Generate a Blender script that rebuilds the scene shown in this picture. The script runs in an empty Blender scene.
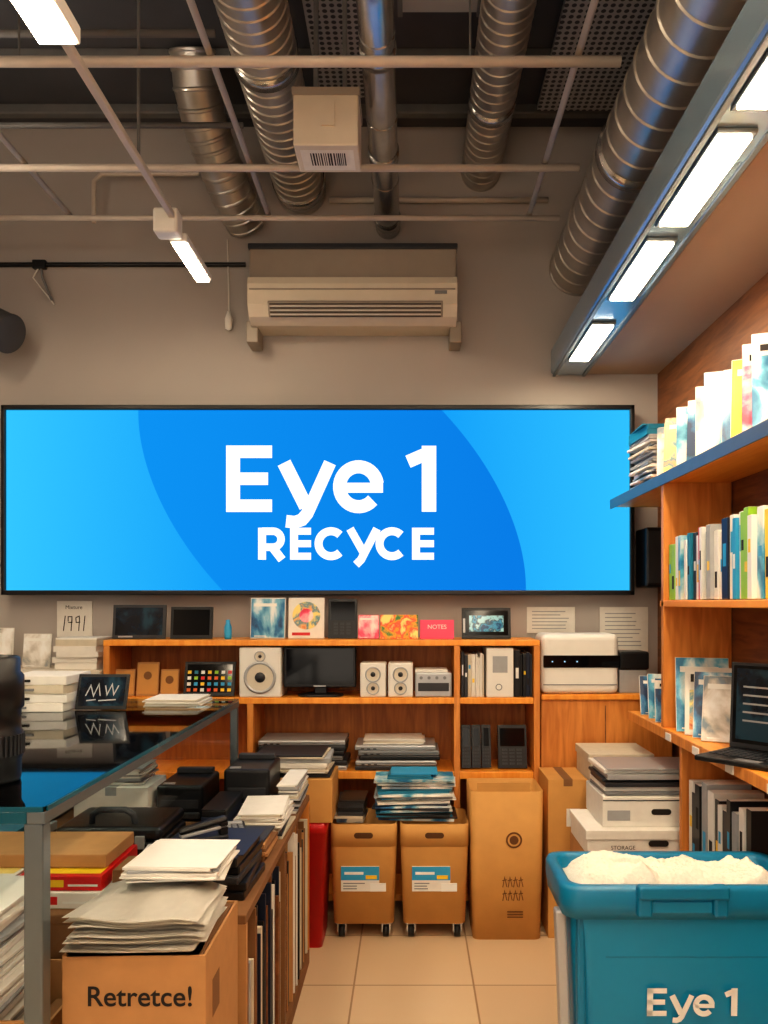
import bpy, bmesh, math, random
from mathutils import Vector, Matrix, Euler, noise
random.seed(11)
R = random.uniform
# camera at (0,0,1.5) looking +Y.  X()/Z() turn a size surveyed at depth Y into metres.
def X(p, Y): return (p-410)*Y/800.0
def Z(p, Y): return 1.5+(603-p)*Y/800.0

def C(r, g, b):
    def f(v):
        v /= 255.0
        return v/12.92 if v <= 0.04045 else ((v+0.055)/1.055)**2.4
    return (f(r), f(g), f(b), 1.0)

# ---------------------------------------------------------------- materials
def newmat(name):
    m = bpy.data.materials.new(name); m.use_nodes = True
    nt = m.node_tree
    return m, nt, nt.nodes['Principled BSDF']

def mat(name, c, rough=.5, metal=0.0, var=.08, scale=14, bump=0.0, stretch=(1, 1, 1), spec=.5):
    m, nt, p = newmat(name)
    tc = nt.nodes.new('ShaderNodeTexCoord'); mp = nt.nodes.new('ShaderNodeMapping')
    mp.inputs['Scale'].default_value = stretch
    nz = nt.nodes.new('ShaderNodeTexNoise'); nz.inputs['Scale'].default_value = scale; nz.inputs['Detail'].default_value = 4
    mx = nt.nodes.new('ShaderNodeMix'); mx.data_type = 'RGBA'
    mx.inputs[6].default_value = tuple(max(0, v*(1-var*2)) for v in c[:3])+(1,)
    mx.inputs[7].default_value = tuple(min(1, v*(1+var*2)) for v in c[:3])+(1,)
    nt.links.new(tc.outputs['Object'], mp.inputs['Vector']); nt.links.new(mp.outputs[0], nz.inputs['Vector'])
    nt.links.new(nz.outputs['Fac'], mx.inputs[0]); nt.links.new(mx.outputs[2], p.inputs['Base Color'])
    p.inputs['Roughness'].default_value = rough; p.inputs['Metallic'].default_value = metal
    p.inputs['Specular IOR Level'].default_value = spec
    if bump:
        b = nt.nodes.new('ShaderNodeBump'); b.inputs['Strength'].default_value = bump; b.inputs['Distance'].default_value = .01
        nt.links.new(nz.outputs['Fac'], b.inputs['Height']); nt.links.new(b.outputs[0], p.inputs['Normal'])
    return m

def emis(name, c, s):
    m = bpy.data.materials.new(name); m.use_nodes = True; nt = m.node_tree; nt.nodes.clear()
    o = nt.nodes.new('ShaderNodeOutputMaterial'); e = nt.nodes.new('ShaderNodeEmission')
    e.inputs[0].default_value = c; e.inputs[1].default_value = s
    nt.links.new(e.outputs[0], o.inputs[0]); return m

def art(name, cols, scale=9, rough=.35, kind='noise', st=(1, 1, 1)):
    m, nt, p = newmat(name)
    tc = nt.nodes.new('ShaderNodeTexCoord'); mp = nt.nodes.new('ShaderNodeMapping'); mp.inputs['Scale'].default_value = st
    if kind == 'vor':
        t = nt.nodes.new('ShaderNodeTexVoronoi'); out = t.outputs['Color']; t.distance = 'CHEBYCHEV'; t.inputs['Randomness'].default_value = .15
    else:
        t = nt.nodes.new('ShaderNodeTexNoise'); out = t.outputs['Fac']; t.inputs['Detail'].default_value = 7
        t.inputs['Distortion'].default_value = .3
    t.inputs['Scale'].default_value = scale
    r = nt.nodes.new('ShaderNodeValToRGB'); r.color_ramp.interpolation = 'CONSTANT' if kind == 'vor' else 'LINEAR'
    n = len(cols); lo, hi = (.38, .62) if kind == 'noise' else (.1, .9)
    el = r.color_ramp.elements
    el[0].position = lo if kind == 'noise' else 0; el[0].color = cols[0]; el[1].position = lo+(hi-lo)*1/n; el[1].color = cols[1]
    for i in range(2, n):
        e = el.new(lo+(hi-lo)*i/n); e.color = cols[i]
    nt.links.new(tc.outputs['Object'], mp.inputs[0]); nt.links.new(mp.outputs[0], t.inputs['Vector']); nt.links.new(out, r.inputs[0])
    nt.links.new(r.outputs[0], p.inputs['Base Color']); p.inputs['Roughness'].default_value = rough
    return m

def wood(name, c, c2, rough=.4, st=(1, 1, 10)):
    m, nt, p = newmat(name)
    tc = nt.nodes.new('ShaderNodeTexCoord'); mp = nt.nodes.new('ShaderNodeMapping'); mp.inputs['Scale'].default_value = st
    nz = nt.nodes.new('ShaderNodeTexNoise'); nz.inputs['Scale'].default_value = 4; nz.inputs['Detail'].default_value = 6
    nz.inputs['Distortion'].default_value = .6
    r = nt.nodes.new('ShaderNodeValToRGB'); r.color_ramp.elements[0].position = .35; r.color_ramp.elements[1].position = .68
    r.color_ramp.elements[0].color = c2; r.color_ramp.elements[1].color = c
    nt.links.new(tc.outputs['Object'], mp.inputs[0]); nt.links.new(mp.outputs[0], nz.inputs['Vector'])
    nt.links.new(nz.outputs['Fac'], r.inputs[0]); nt.links.new(r.outputs[0], p.inputs['Base Color'])
    p.inputs['Roughness'].default_value = rough
    return m

M_wall = mat('wall_plaster', C(180, 173, 168), .9, var=.03, scale=3, bump=.05)
M_wallL = mat('side_plaster', C(174, 168, 164), .9, var=.03, scale=3)
M_ceil = mat('ceiling_dark', C(76, 77, 82), .85, var=.12, scale=5)
M_beam = mat('ceiling_beam_grey', C(106, 106, 106), .7, var=.1)
M_orange = wood('orange_wood', C(250, 172, 72), C(238, 150, 52), .4, (10, 1, 1))
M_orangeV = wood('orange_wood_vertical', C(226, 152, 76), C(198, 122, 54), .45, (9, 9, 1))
M_brown = wood('brown_wall_wood', C(150, 94, 52), C(112, 68, 36), .5, (6, 1, 8))
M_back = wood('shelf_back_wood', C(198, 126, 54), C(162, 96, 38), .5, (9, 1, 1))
M_soff = mat('soffit_board', C(178, 158, 138), .6, var=.05, scale=2)
M_steel = mat('galvanised_steel', C(204, 202, 198), .25, .92, var=.12, scale=9)
M_steel2 = mat('dull_duct_steel', C(192, 186, 178), .30, .75, var=.16, scale=7)
M_ductD = mat('dark_duct_paint', C(84, 84, 86), .5, .3, var=.12, scale=7)
M_pipe = mat('conduit_paint', C(205, 194, 182), .5, .1, var=.06)
M_rail = mat('rail_aluminium', C(160, 182, 200), .22, .7, var=.05)
M_alu = mat('counter_aluminium', C(122, 132, 138), .35, .7, var=.05)
M_white = mat('white_plastic', C(232, 229, 222), .4, var=.03)
M_cream = mat('cream_plastic', C(216, 206, 188), .45, var=.03)
M_creamD = mat('taupe_plastic', C(158, 148, 136), .5, var=.04)
M_black = mat('black_plastic', C(22, 23, 26), .35, var=.15)
M_blackg = mat('black_gloss', C(10, 11, 14), .08, var=.1, spec=.35)
M_dark = mat('dark_grey_plastic', C(48, 50, 55), .45, var=.1)
M_grey = mat('grey_plastic', C(128, 130, 133), .45, var=.06)
M_silver = mat('silver_plastic', C(180, 182, 185), .3, .3, var=.04)
M_card = mat('cardboard', C(188, 140, 90), .8, var=.07, scale=20, bump=.05)
M_cardD = mat('cardboard_dark', C(134, 94, 58), .85, var=.08, scale=20)
M_kraft = mat('kraft_board', C(204, 152, 86), .75, var=.07, scale=10, bump=.05)
M_kraftD = mat('kraft_inner', C(90, 58, 30), .9, var=.08)
M_paper = mat('paper_white', C(230, 226, 218), .8, var=.04, scale=30)
M_paper2 = mat('paper_cream', C(208, 198, 178), .8, var=.06, scale=30)
M_paper3 = mat('paper_grey', C(166, 168, 170), .8, var=.06, scale=30)
M_red = mat('red_plastic', C(206, 26, 30), .35, var=.06)
M_pink = mat('pink_cover', C(232, 70, 110), .4, var=.1)
M_yel = mat('yellow_cover', C(245, 200, 40), .4, var=.08)
M_green = mat('green_cover', C(150, 200, 50), .4, var=.08)
M_tealc = mat('teal_cover', C(30, 120, 150), .4, var=.1)
M_navy = mat('navy_cover', C(26, 36, 58), .4, var=.15)
M_org = mat('orange_cover', C(226, 110, 40), .4, var=.1)
M_teal = mat('teal_bin_plastic', C(6, 138, 184), .36, var=.05, scale=4)
M_tealD = mat('teal_bin_rim', C(6, 120, 162), .33, var=.05, scale=4)
M_lblue = mat('blue_label', C(50, 160, 210), .5, var=.04)
M_towel = mat('towel_cotton', C(236, 230, 216), .95, var=.07, scale=120, bump=.6)
M_txtw = mat('white_print', C(235, 235, 230), .6, var=.01)
M_txtd = mat('black_print', C(28, 22, 20), .7, var=.02)
M_txtb = mat('brown_print', C(112, 70, 34), .8, var=.02)
M_lamp = emis('lamp_lens', (1.0, .81, .57, 1), 48)
M_addedUp = emis('added_uplight', (1.0, .85, .67, 1), 28)  # added upward glow that brightens the ceiling and ducts
M_led = emis('blue_led', (.5, .75, 1, 1), 1.2)
A = [art('cover_blue_photo', [C(20, 56, 96), C(40, 116, 166), C(120, 180, 205), C(225, 232, 232)], 9, st=(1, 1, .5)),
     art('cover_sea_photo', [C(30, 120, 165), C(90, 175, 205), C(190, 218, 224), C(238, 238, 232)], 8, st=(1, 1, .6)),
     art('cover_mixed_photo', [C(200, 80, 50), C(240, 180, 110), C(80, 140, 155), C(245, 220, 130)], 11),
     art('cover_pale_photo', [C(110, 130, 145), C(190, 184, 174), C(226, 222, 216), C(240, 240, 238)], 7),
     art('cover_dark_photo', [C(20, 22, 28), C(40, 60, 84), C(80, 96, 110), C(180, 168, 150)], 9),
     art('cover_festive', [C(60, 130, 60), C(240, 170, 40), C(235, 80, 50), C(245, 225, 130)], 14),
     art('cover_pink_photo', [C(220, 40, 80), C(236, 90, 125), C(250, 170, 180), C(245, 225, 220)], 10)]
M_icons = art('app_icon_screen', [C(20, 22, 30), C(30, 130, 220), C(236, 90, 60), C(16, 18, 26), C(80, 200, 90), C(16, 18, 26), C(240, 190, 60)], 50, .15, 'vor')
M_scrblue = art('dim_blue_screen', [C(8, 12, 20), C(14, 22, 36), C(18, 34, 50), C(34, 66, 84)], 7, .12)
M_scrlit = art('lit_blue_screen', [C(20, 70, 120), C(60, 160, 210), C(30, 60, 90), C(150, 210, 230)], 22, .12)

def floor_mat():
    m, nt, p = newmat('floor_tiles')
    tc = nt.nodes.new('ShaderNodeTexCoord'); mp = nt.nodes.new('ShaderNodeMapping')
    b = nt.nodes.new('ShaderNodeTexBrick'); b.offset = 0; b.squash = 1
    b.inputs['Scale'].default_value = 1; b.inputs['Brick Width'].default_value = .47; b.inputs['Row Height'].default_value = .47
    b.inputs['Mortar Size'].default_value = .004; b.inputs['Mortar Smooth'].default_value = .2
    b.inputs['Color1'].default_value = C(218, 192, 158); b.inputs['Color2'].default_value = C(212, 184, 150)
    b.inputs['Mortar'].default_value = C(164, 130, 98)
    mp.inputs['Location'].default_value = (.22, -3.14+.47*8, 0)
    nt.links.new(tc.outputs['Object'], mp.inputs[0]); nt.links.new(mp.outputs[0], b.inputs['Vector'])
    nt.links.new(b.outputs['Color'], p.inputs['Base Color']); p.inputs['Roughness'].default_value = .3
    return m
M_floor = floor_mat()

def perf_mat():
    m, nt, p = newmat('perforated_panel')
    tc = nt.nodes.new('ShaderNodeTexCoord'); v = nt.nodes.new('ShaderNodeTexVoronoi')
    v.inputs['Scale'].default_value = 32; v.inputs['Randomness'].default_value = 0
    r = nt.nodes.new('ShaderNodeValToRGB'); r.color_ramp.elements[0].position = .3; r.color_ramp.elements[1].position = .36
    r.color_ramp.elements[0].color = C(60, 62, 66); r.color_ramp.elements[1].color = C(160, 158, 156)
    nt.links.new(tc.outputs['Object'], v.inputs['Vector']); nt.links.new(v.outputs['Distance'], r.inputs[0])
    nt.links.new(r.outputs[0], p.inputs['Base Color']); p.inputs['Roughness'].default_value = .7
    return m
M_perf = perf_mat()

def glass_mat(name, tint, ior=1.5):
    m = bpy.data.materials.new(name); m.use_nodes = True; nt = m.node_tree; nt.nodes.clear()
    o = nt.nodes.new('ShaderNodeOutputMaterial'); t = nt.nodes.new('ShaderNodeBsdfTransparent'); g = nt.nodes.new('ShaderNodeBsdfGlossy')
    f = nt.nodes.new('ShaderNodeFresnel'); mx = nt.nodes.new('ShaderNodeMixShader')
    t.inputs[0].default_value = tint; g.inputs['Roughness'].default_value = .03; g.inputs[0].default_value = (.95, .97, 1, 1)
    f.inputs[0].default_value = ior
    nt.links.new(f.outputs[0], mx.inputs[0]); nt.links.new(t.outputs[0], mx.inputs[1]); nt.links.new(g.outputs[0], mx.inputs[2])
    nt.links.new(mx.outputs[0], o.inputs[0]); return m
M_glassTop = glass_mat('counter_top_glass', (.84, .93, .95, 1), 1.45)
M_glass = glass_mat('side_glass', (.96, .985, .985, 1), 1.06)
M_glassEdge = mat('glass_edge', C(20, 90, 110), .15, var=.05)

def screen_mat():
    m = bpy.data.materials.new('display_picture'); m.use_nodes = True; nt = m.node_tree; nt.nodes.clear(); L = nt.links
    o = nt.nodes.new('ShaderNodeOutputMaterial'); e = nt.nodes.new('ShaderNodeEmission')
    tc = nt.nodes.new('ShaderNodeTexCoord'); sp = nt.nodes.new('ShaderNodeSeparateXYZ'); L.new(tc.outputs['Object'], sp.inputs[0])
    def mth(op, a, b=None):
        n = nt.nodes.new('ShaderNodeMath'); n.operation = op
        for i, v in enumerate((a, b)):
            if v is None: continue
            if isinstance(v, (int, float)): n.inputs[i].default_value = v
            else: L.new(v, n.inputs[i])
        return n.outputs[0]
    s = .005125
    x = mth('SUBTRACT', mth('DIVIDE', sp.outputs['X'], s), 14); y = mth('DIVIDE', sp.outputs['Z'], s)
    q = mth('ADD', mth('ADD', mth('MULTIPLY', mth('MULTIPLY', x, x), 3.37e-5), mth('MULTIPLY', mth('MULTIPLY', x, y), 3.146e-5)),
            mth('MULTIPLY', mth('MULTIPLY', y, y), 3.467e-5))
    inside = mth('LESS_THAN', q, 1.0)
    g = nt.nodes.new('ShaderNodeMapRange'); g.inputs[1].default_value = 100; g.inputs[2].default_value = 330
    L.new(mth('ABSOLUTE', x), g.inputs[0])
    a = nt.nodes.new('ShaderNodeMix'); a.data_type = 'RGBA'; a.inputs[6].default_value = C(24, 154, 232); a.inputs[7].default_value = C(58, 188, 238)
    L.new(g.outputs[0], a.inputs[0])
    g2 = nt.nodes.new('ShaderNodeMapRange'); g2.inputs[1].default_value = -180; g2.inputs[2].default_value = 180; L.new(x, g2.inputs[0])
    b = nt.nodes.new('ShaderNodeMix'); b.data_type = 'RGBA'; b.inputs[6].default_value = C(18, 142, 226); b.inputs[7].default_value = C(14, 124, 216)
    L.new(g2.outputs[0], b.inputs[0])
    c = nt.nodes.new('ShaderNodeMix'); c.data_type = 'RGBA'; L.new(inside, c.inputs[0]); L.new(a.outputs[2], c.inputs[6]); L.new(b.outputs[2], c.inputs[7])
    L.new(c.outputs[2], e.inputs[0]); e.inputs[1].default_value = 1.0
    L.new(e.outputs[0], o.inputs[0]); return m
M_screen = screen_mat()
M_logo = emis('display_white', (1, 1, 1, 1), 1.05)

# ---------------------------------------------------------------- mesh builder
class O:
    def __init__(s, name, M=None):
        s.name = name; s.bm = bmesh.new(); s.m = []; s.M = M
    def add(s, tb, m, smooth=False, T=None):
        if T is not None: bmesh.ops.transform(tb, matrix=T, verts=tb.verts)
        if s.M is not None: bmesh.ops.transform(tb, matrix=s.M, verts=tb.verts)
        if m not in s.m: s.m.append(m)
        i = s.m.index(m)
        for f in tb.faces: f.material_index = i; f.smooth = smooth
        me = bpy.data.meshes.new('t'); tb.to_mesh(me); tb.free(); s.bm.from_mesh(me); bpy.data.meshes.remove(me)
    def box(s, x0, x1, y0, y1, z0, z1, m, b=0.0, rx=0, ry=0, rz=0, seg=2):
        tb = bmesh.new(); bmesh.ops.create_cube(tb, size=1)
        d = Vector((x1-x0, y1-y0, z1-z0))
        bmesh.ops.transform(tb, matrix=Matrix.Diagonal((d.x, d.y, d.z, 1)), verts=tb.verts)
        if b > 0:
            b = min(b, min(abs(v) for v in d)*.45)
            bmesh.ops.bevel(tb, geom=tb.edges[:], offset=b, segments=seg, affect='EDGES', profile=.5)
        T = Matrix.Translation(((x0+x1)/2, (y0+y1)/2, (z0+z1)/2)) @ Euler((rx, ry, rz)).to_matrix().to_4x4()
        s.add(tb, m, False, T)
    def cyl(s, p0, p1, r, m, r2=None, seg=20):
        p0 = Vector(p0); p1 = Vector(p1); d = p1-p0; tb = bmesh.new()
        bmesh.ops.create_cone(tb, cap_ends=True, segments=seg, radius1=r, radius2=r if r2 is None else r2, depth=d.length)
        T = Matrix.Translation((p0+p1)/2) @ d.to_track_quat('Z', 'Y').to_matrix().to_4x4()
        s.add(tb, m, seg > 12, T)
    def lathe(s, prof, m, origin, direction=(0, 0, 1), seg=28):
        tb = bmesh.new(); rings = []
        for r, h in prof:
            rings.append([tb.verts.new((max(r, 1e-4)*math.cos(2*math.pi*i/seg), max(r, 1e-4)*math.sin(2*math.pi*i/seg), h)) for i in range(seg)])
        for a, b in zip(rings, rings[1:]):
            for i in range(seg):
                tb.faces.new((a[i], a[(i+1) % seg], b[(i+1) % seg], b[i]))
        T = Matrix.Translation(Vector(origin)) @ Vector(direction).to_track_quat('Z', 'Y').to_matrix().to_4x4()
        s.add(tb, m, True, T)
    def tube(s, pts, r, m, seg=10, ribs=0):
        P = [Vector(p) for p in pts]
        if ribs:
            Q = []
            for a, b in zip(P, P[1:]):
                n = max(1, int((b-a).length/ribs))
                for i in range(n): Q.append(a.lerp(b, i/n))
            Q.append(P[-1]); P = Q
        tb = bmesh.new(); rings = []; up = None
        for i, p in enumerate(P):
            t = (P[min(i+1, len(P)-1)]-P[max(i-1, 0)]).normalized()
            if up is None:
                up = Vector((0, 0, 1)) if abs(t.z) < .9 else Vector((1, 0, 0))
            u = (up-t*up.dot(t)).normalized(); v = t.cross(u); up = u
            k = [(0, r)]
            if ribs: k = [(-.010, r), (-.005, r*1.04), (.005, r*1.04), (.010, r)]
            for off, rr in k:
                rings.append([tb.verts.new(p+t*off+(u*math.cos(2*math.pi*j/seg)+v*math.sin(2*math.pi*j/seg))*rr) for j in range(seg)])
        for a, b in zip(rings, rings[1:]):
            for j in range(seg): tb.faces.new((a[j], a[(j+1) % seg], b[(j+1) % seg], b[j]))
        tb.faces.new(rings[0]); tb.faces.new(rings[-1])
        bmesh.ops.recalc_face_normals(tb, faces=tb.faces[:])
        bmesh.ops.split_edges(tb, edges=[e for e in tb.edges if len(e.link_faces) == 2 and e.calc_face_angle(0) > (.45 if ribs else 1.2)])
        s.add(tb, m, True)
    def loft(s, secs, m, cap0=True, cap1=True, n=5, smooth=True):
        tb = bmesh.new(); rings = []
        for cx, cy, hx, hy, z, r in secs:
            ring = []
            for q, (sx, sy) in enumerate(((1, 1), (-1, 1), (-1, -1), (1, -1))):
                for k in range(n):
                    a = math.pi/2*(q+k/(n-1))
                    ring.append(tb.verts.new((cx+sx*(hx-r)+r*math.cos(a), cy+sy*(hy-r)+r*math.sin(a), z)))
            rings.append(ring)
        N = len(rings[0])
        for a, b in zip(rings, rings[1:]):
            for i in range(N): tb.faces.new((a[i], a[(i+1) % N], b[(i+1) % N], b[i]))
        if cap0: tb.faces.new(rings[0][::-1])
        if cap1: tb.faces.new(rings[-1])
        bmesh.ops.split_edges(tb, edges=[e for e in tb.edges if len(e.link_faces) == 2 and e.calc_face_angle(0) > .7])
        s.add(tb, m, smooth)
    def prism(s, pts, x0, x1, m, smooth=False):
        tb = bmesh.new(); a = [tb.verts.new((x0, y, z)) for y, z in pts]; b = [tb.verts.new((x1, y, z)) for y, z in pts]
        n = len(pts)
        for i in range(n): tb.faces.new((a[i], a[(i+1) % n], b[(i+1) % n], b[i]))
        tb.faces.new(a[::-1]); tb.faces.new(b)
        bmesh.ops.recalc_face_normals(tb, faces=tb.faces[:]); s.add(tb, m, smooth)
    def flat(s, pts, origin, right, up, m):
        tb = bmesh.new(); o = Vector(origin); r = Vector(right); u = Vector(up)
        tb.faces.new([tb.verts.new(o+r*a+u*b) for a, b in pts]); s.add(tb, m)
    def rect(s, u0, u1, v0, v1, origin, right, up, m): s.flat([(u0, v0), (u1, v0), (u1, v1), (u0, v1)], origin, right, up, m)
    def slot(s, cu, cv, w, h, origin, right, up, m):
        pts = []
        r = h/2
        for i in range(9):
            a = -math.pi/2+math.pi*i/8; pts.append((cu+w/2-r+r*math.cos(a), cv+r*math.sin(a)))
        for i in range(9):
            a = math.pi/2+math.pi*i/8; pts.append((cu-w/2+r+r*math.cos(a), cv+r*math.sin(a)))
        s.flat(pts, origin, right, up, m)
    def disc(s, cu, cv, r, origin, right, up, m, seg=24):
        s.flat([(cu+r*math.cos(2*math.pi*i/seg), cv+r*math.sin(2*math.pi*i/seg)) for i in range(seg)], origin, right, up, m)
    def stroke(s, pts, w, origin, right, up, m, closed=False):
        P = [Vector((a, b)) for a, b in pts]; n = len(P); l = []; rr = []
        for i in range(n):
            if closed: a, b, c = P[i-1], P[i], P[(i+1) % n]
            else: a, b, c = P[max(i-1, 0)], P[i], P[min(i+1, n-1)]
            d1 = (b-a) if (b-a).length > 1e-9 else (c-b); d2 = (c-b) if (c-b).length > 1e-9 else (b-a)
            d1 = d1.normalized(); d2 = d2.normalized(); n1 = Vector((-d1.y, d1.x)); n2 = Vector((-d2.y, d2.x))
            mm = (n1+n2).normalized(); k = 1/max(.35, mm.dot(n1)); l.append(b+mm*w/2*k); rr.append(b-mm*w/2*k)
        tb = bmesh.new(); o = Vector(origin); r_ = Vector(right); u = Vector(up)
        L_ = [tb.verts.new(o+r_*p.x+u*p.y) for p in l]; R_ = [tb.verts.new(o+r_*p.x+u*p.y) for p in rr]
        for i in range(n if closed else n-1):
            j = (i+1) % n; tb.faces.new((L_[i], R_[i], R_[j], L_[j]))
        s.add(tb, m)
    def text(s, t, size, origin, right, up, m, bold=0.0, align='CENTER'):
        cu = bpy.data.curves.new('t', 'FONT'); cu.body = t; cu.size = size; cu.offset = bold; cu.align_x = align
        ob = bpy.data.objects.new('t', cu); bpy.context.scene.collection.objects.link(ob)
        bpy.context.view_layer.update()
        me = bpy.data.meshes.new_from_object(ob.evaluated_get(bpy.context.evaluated_depsgraph_get()))
        tb = bmesh.new(); tb.from_mesh(me)
        r = Vector(right).normalized(); u = Vector(up).normalized(); nn = r.cross(u)
        T = Matrix((r, u, nn)).transposed().to_4x4(); T.translation = Vector(origin)
        bpy.data.objects.remove(ob); bpy.data.curves.remove(cu); bpy.data.meshes.remove(me)
        s.add(tb, m, False, T)
    def done(s, origin=None):
        me = bpy.data.meshes.new(s.name)
        if origin is None:
            xs = [v.co for v in s.bm.verts]
            origin = Vector(((min(v.x for v in xs)+max(v.x for v in xs))/2, (min(v.y for v in xs)+max(v.y for v in xs))/2, min(v.z for v in xs)))
        origin = Vector(origin)
        bmesh.ops.translate(s.bm, verts=s.bm.verts, vec=-origin)
        s.bm.to_mesh(me); s.bm.free()
        for m in s.m: me.materials.append(m)
        ob = bpy.data.objects.new(s.name, me); ob.location = origin
        bpy.context.scene.collection.objects.link(ob)
        return ob

RX = (1, 0, 0); UZ = (0, 0, 1)

# ---------------------------------------------------------------- room shell
XL, XR, YB, YF, ZC = -2.6, 1.3, 4.2, -3.0, 4.0
o = O('floor'); o.box(XL-.1, XR+.1, YF-.1, YB+.1, -.1, 0, M_floor); o.done(origin=(0, 0, 0))
o = O('wall_back'); o.box(XL-.1, XR+.1, YB, YB+.1, 0, ZC, M_wall); o.done()
o = O('wall_left'); o.box(XL-.1, XL, YF, YB, 0, ZC, M_wallL); o.done()
o = O('wall_right'); o.box(XR, XR+.1, YF, YB, 0, ZC, M_brown); o.done()
o = O('wall_front')
o.box(XL-.1, XR+.1, YF-.1, YF, 0, .35, M_wallL); o.box(XL-.1, XR+.1, YF-.1, YF, 3.2, ZC, M_wallL)
o.box(XL-.1, XL+.25, YF-.1, YF, .35, 3.2, M_wallL); o.box(XR-.25, XR+.1, YF-.1, YF, .35, 3.2, M_wallL); o.done()
o = O('added_front_window')  # unseen window, added to let ambient world light in
for xx in (XL+.25, -1.5, -.65, .2, XR-.31): o.box(xx, xx+.06, YF-.08, YF-.02, .35, 3.2, M_dark, .005)
o.box(XL+.25, XR-.25, YF-.08, YF-.02, .35, .41, M_dark); o.box(XL+.25, XR-.25, YF-.08, YF-.02, 3.14, 3.2, M_dark)
o.done()
o = O('ceiling'); o.box(XL-.1, XR+.1, YF-.1, YB+.1, ZC, ZC+.1, M_ceil)
for i in range(18):
    y = -2.8+i*.4
    o.box(XL, XR, y, y+.05, ZC-.05, ZC, M_beam, .008)
o.done()
o = O('ceiling_panel')
o.box(-.03, .27, 2.4, 3.25, 3.9, 3.93, M_perf); o.box(-.05, -.03, 2.4, 3.25, 3.88, 3.95, M_beam); o.box(.27, .29, 2.4, 3.25, 3.88, 3.95, M_beam); o.done()
o = O('ceiling_panel'); o.box(.62, 1.2, 2.4, 3.9, 3.9, 3.93, M_perf); o.done()
o = O('ceiling_panel'); o.box(-.43, -.2, 2.5, 3.8, 3.9, 3.93, M_perf); o.done()
o = O('baseboard_back'); o.box(XL, XR, YB-.015, YB, 0, .09, M_dark, .003); o.done()

o = O('soffit_right'); o.box(.93, XR-.002, YF+.01, YB-.002, 2.70, 2.90, M_soff); o.done()
o = O('linear_light_rail')
o.box(.735, .925, YF+.02, YB-.005, 2.69, 2.83, M_rail, .02, seg=3)
o.box(.745, .76, YF+.05, YB-.02, 2.683, 2.69, M_alu); o.box(.90, .915, YF+.05, YB-.02, 2.683, 2.69, M_alu)
for a, b in ((3.40, 3.88), (2.62, 3.10), (2.02, 2.49), (1.44, 1.90), (.8, 1.28), (.15, .65), (-.5, 0), (-1.2, -.7), (-2, -1.5)):
    o.box(.768, .872, a-.02, b+.02, 2.678, 2.6895, M_alu, .003)
    o.box(.777, .863, a, b, 2.672, 2.678, M_lamp)
o.done()

# ---------------------------------------------------------------- display
s = .005125; tx0, tx1, tz0, tz1 = -2.091, 1.148, 1.541, 2.513
o = O('video_wall_display'); cx, cz = (tx0+tx1)/2, (tz0+tz1)/2
for a in ((tx0, tx1, tz1-.024, tz1), (tx0, tx1, tz0, tz0+.024), (tx0, tx0+.02, tz0, tz1), (tx1-.022, tx1, tz0, tz1)):
    o.box(a[0], a[1], 4.085, 4.19, a[2], a[3], M_black, .004)
o.box(tx0+.01, tx1-.01, 4.11, 4.19, tz0+.01, tz1-.01, M_black)
o.rect(tx0+.02, tx1-.022, tz0+.024, tz1-.024, (0, 4.105, 0), RX, UZ, M_screen)
def U(px): return (px-318)*s+cx
def V(py): return cz-(py-500.5)*s
def arc(cx_, cy_, rx, ry, a0, a1, n=28):
    return [(cx_+rx*math.cos(math.radians(a0+(a1-a0)*i/n)), cy_+ry*math.sin(math.radians(a0+(a1-a0)*i/n))) for i in range(n+1)]
def eye1(o, org, right, up, k, m):
    r = Vector(right)*k; u = Vector(up)*k
    def st(p, w, c=False): o.stroke(p, w, org, r, u, m, c)
    st([(7, 0), (7, 66)], 14)
    st([(0, 6), (46, 6)], 12.5); st([(0, 33), (42, 33)], 12.5); st([(0, 60), (46, 60)], 12.5)
    st([(58, 49), (80, 5)], 14); st([(104, 49), (81, -2), (76, -8), (69, -10.5), (60, -9.5)], 12.5)
    st(arc(132.5, 25, 19, 20, -42, -352), 13); st([(112, 24), (157, 24)], 10)
    st([(203, 0), (203, 66)], 14.5); st([(205, 60), (182, 50)], 13)
def recyce(o, org, right, up, k, m):
    r = Vector(right)*k; u = Vector(up)*k
    def st(p, w, c=False): o.stroke(p, w, org, r, u, m, c)
    st([(4, 0), (4, 32)], 8); st([(4, 28.5), (14, 28.5)]+arc(15, 20.5, 8, 8, 90, -90, 14)+[(4, 12.5)], 7.5); st([(14, 13), (24, 0)], 8.5)
    st([(36, 0), (36, 32)], 8); [st([(33, y), (53, y)], 7) for y in (3.5, 16, 28.5)]
    st(arc(73, 16, 12.5, 12.5, 45, 315), 8)
    st([(92, 31), (105, 8)], 8); st([(119, 31), (103, 0), (98, -5)], 8)
    st(arc(134, 16, 12.5, 12.5, 45, 315), 8)
    st([(158, 0), (158, 32)], 8); [st([(155, y), (176, y)], 7) for y in (3.5, 16, 28.5)]
eye1(o, (U(226), 4.102, V(512)), RX, UZ, s, M_logo)
recyce(o, (U(258), 4.102, V(560)), RX, UZ, s, M_logo)
o.done(origin=(cx, 4.1, cz))

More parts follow.
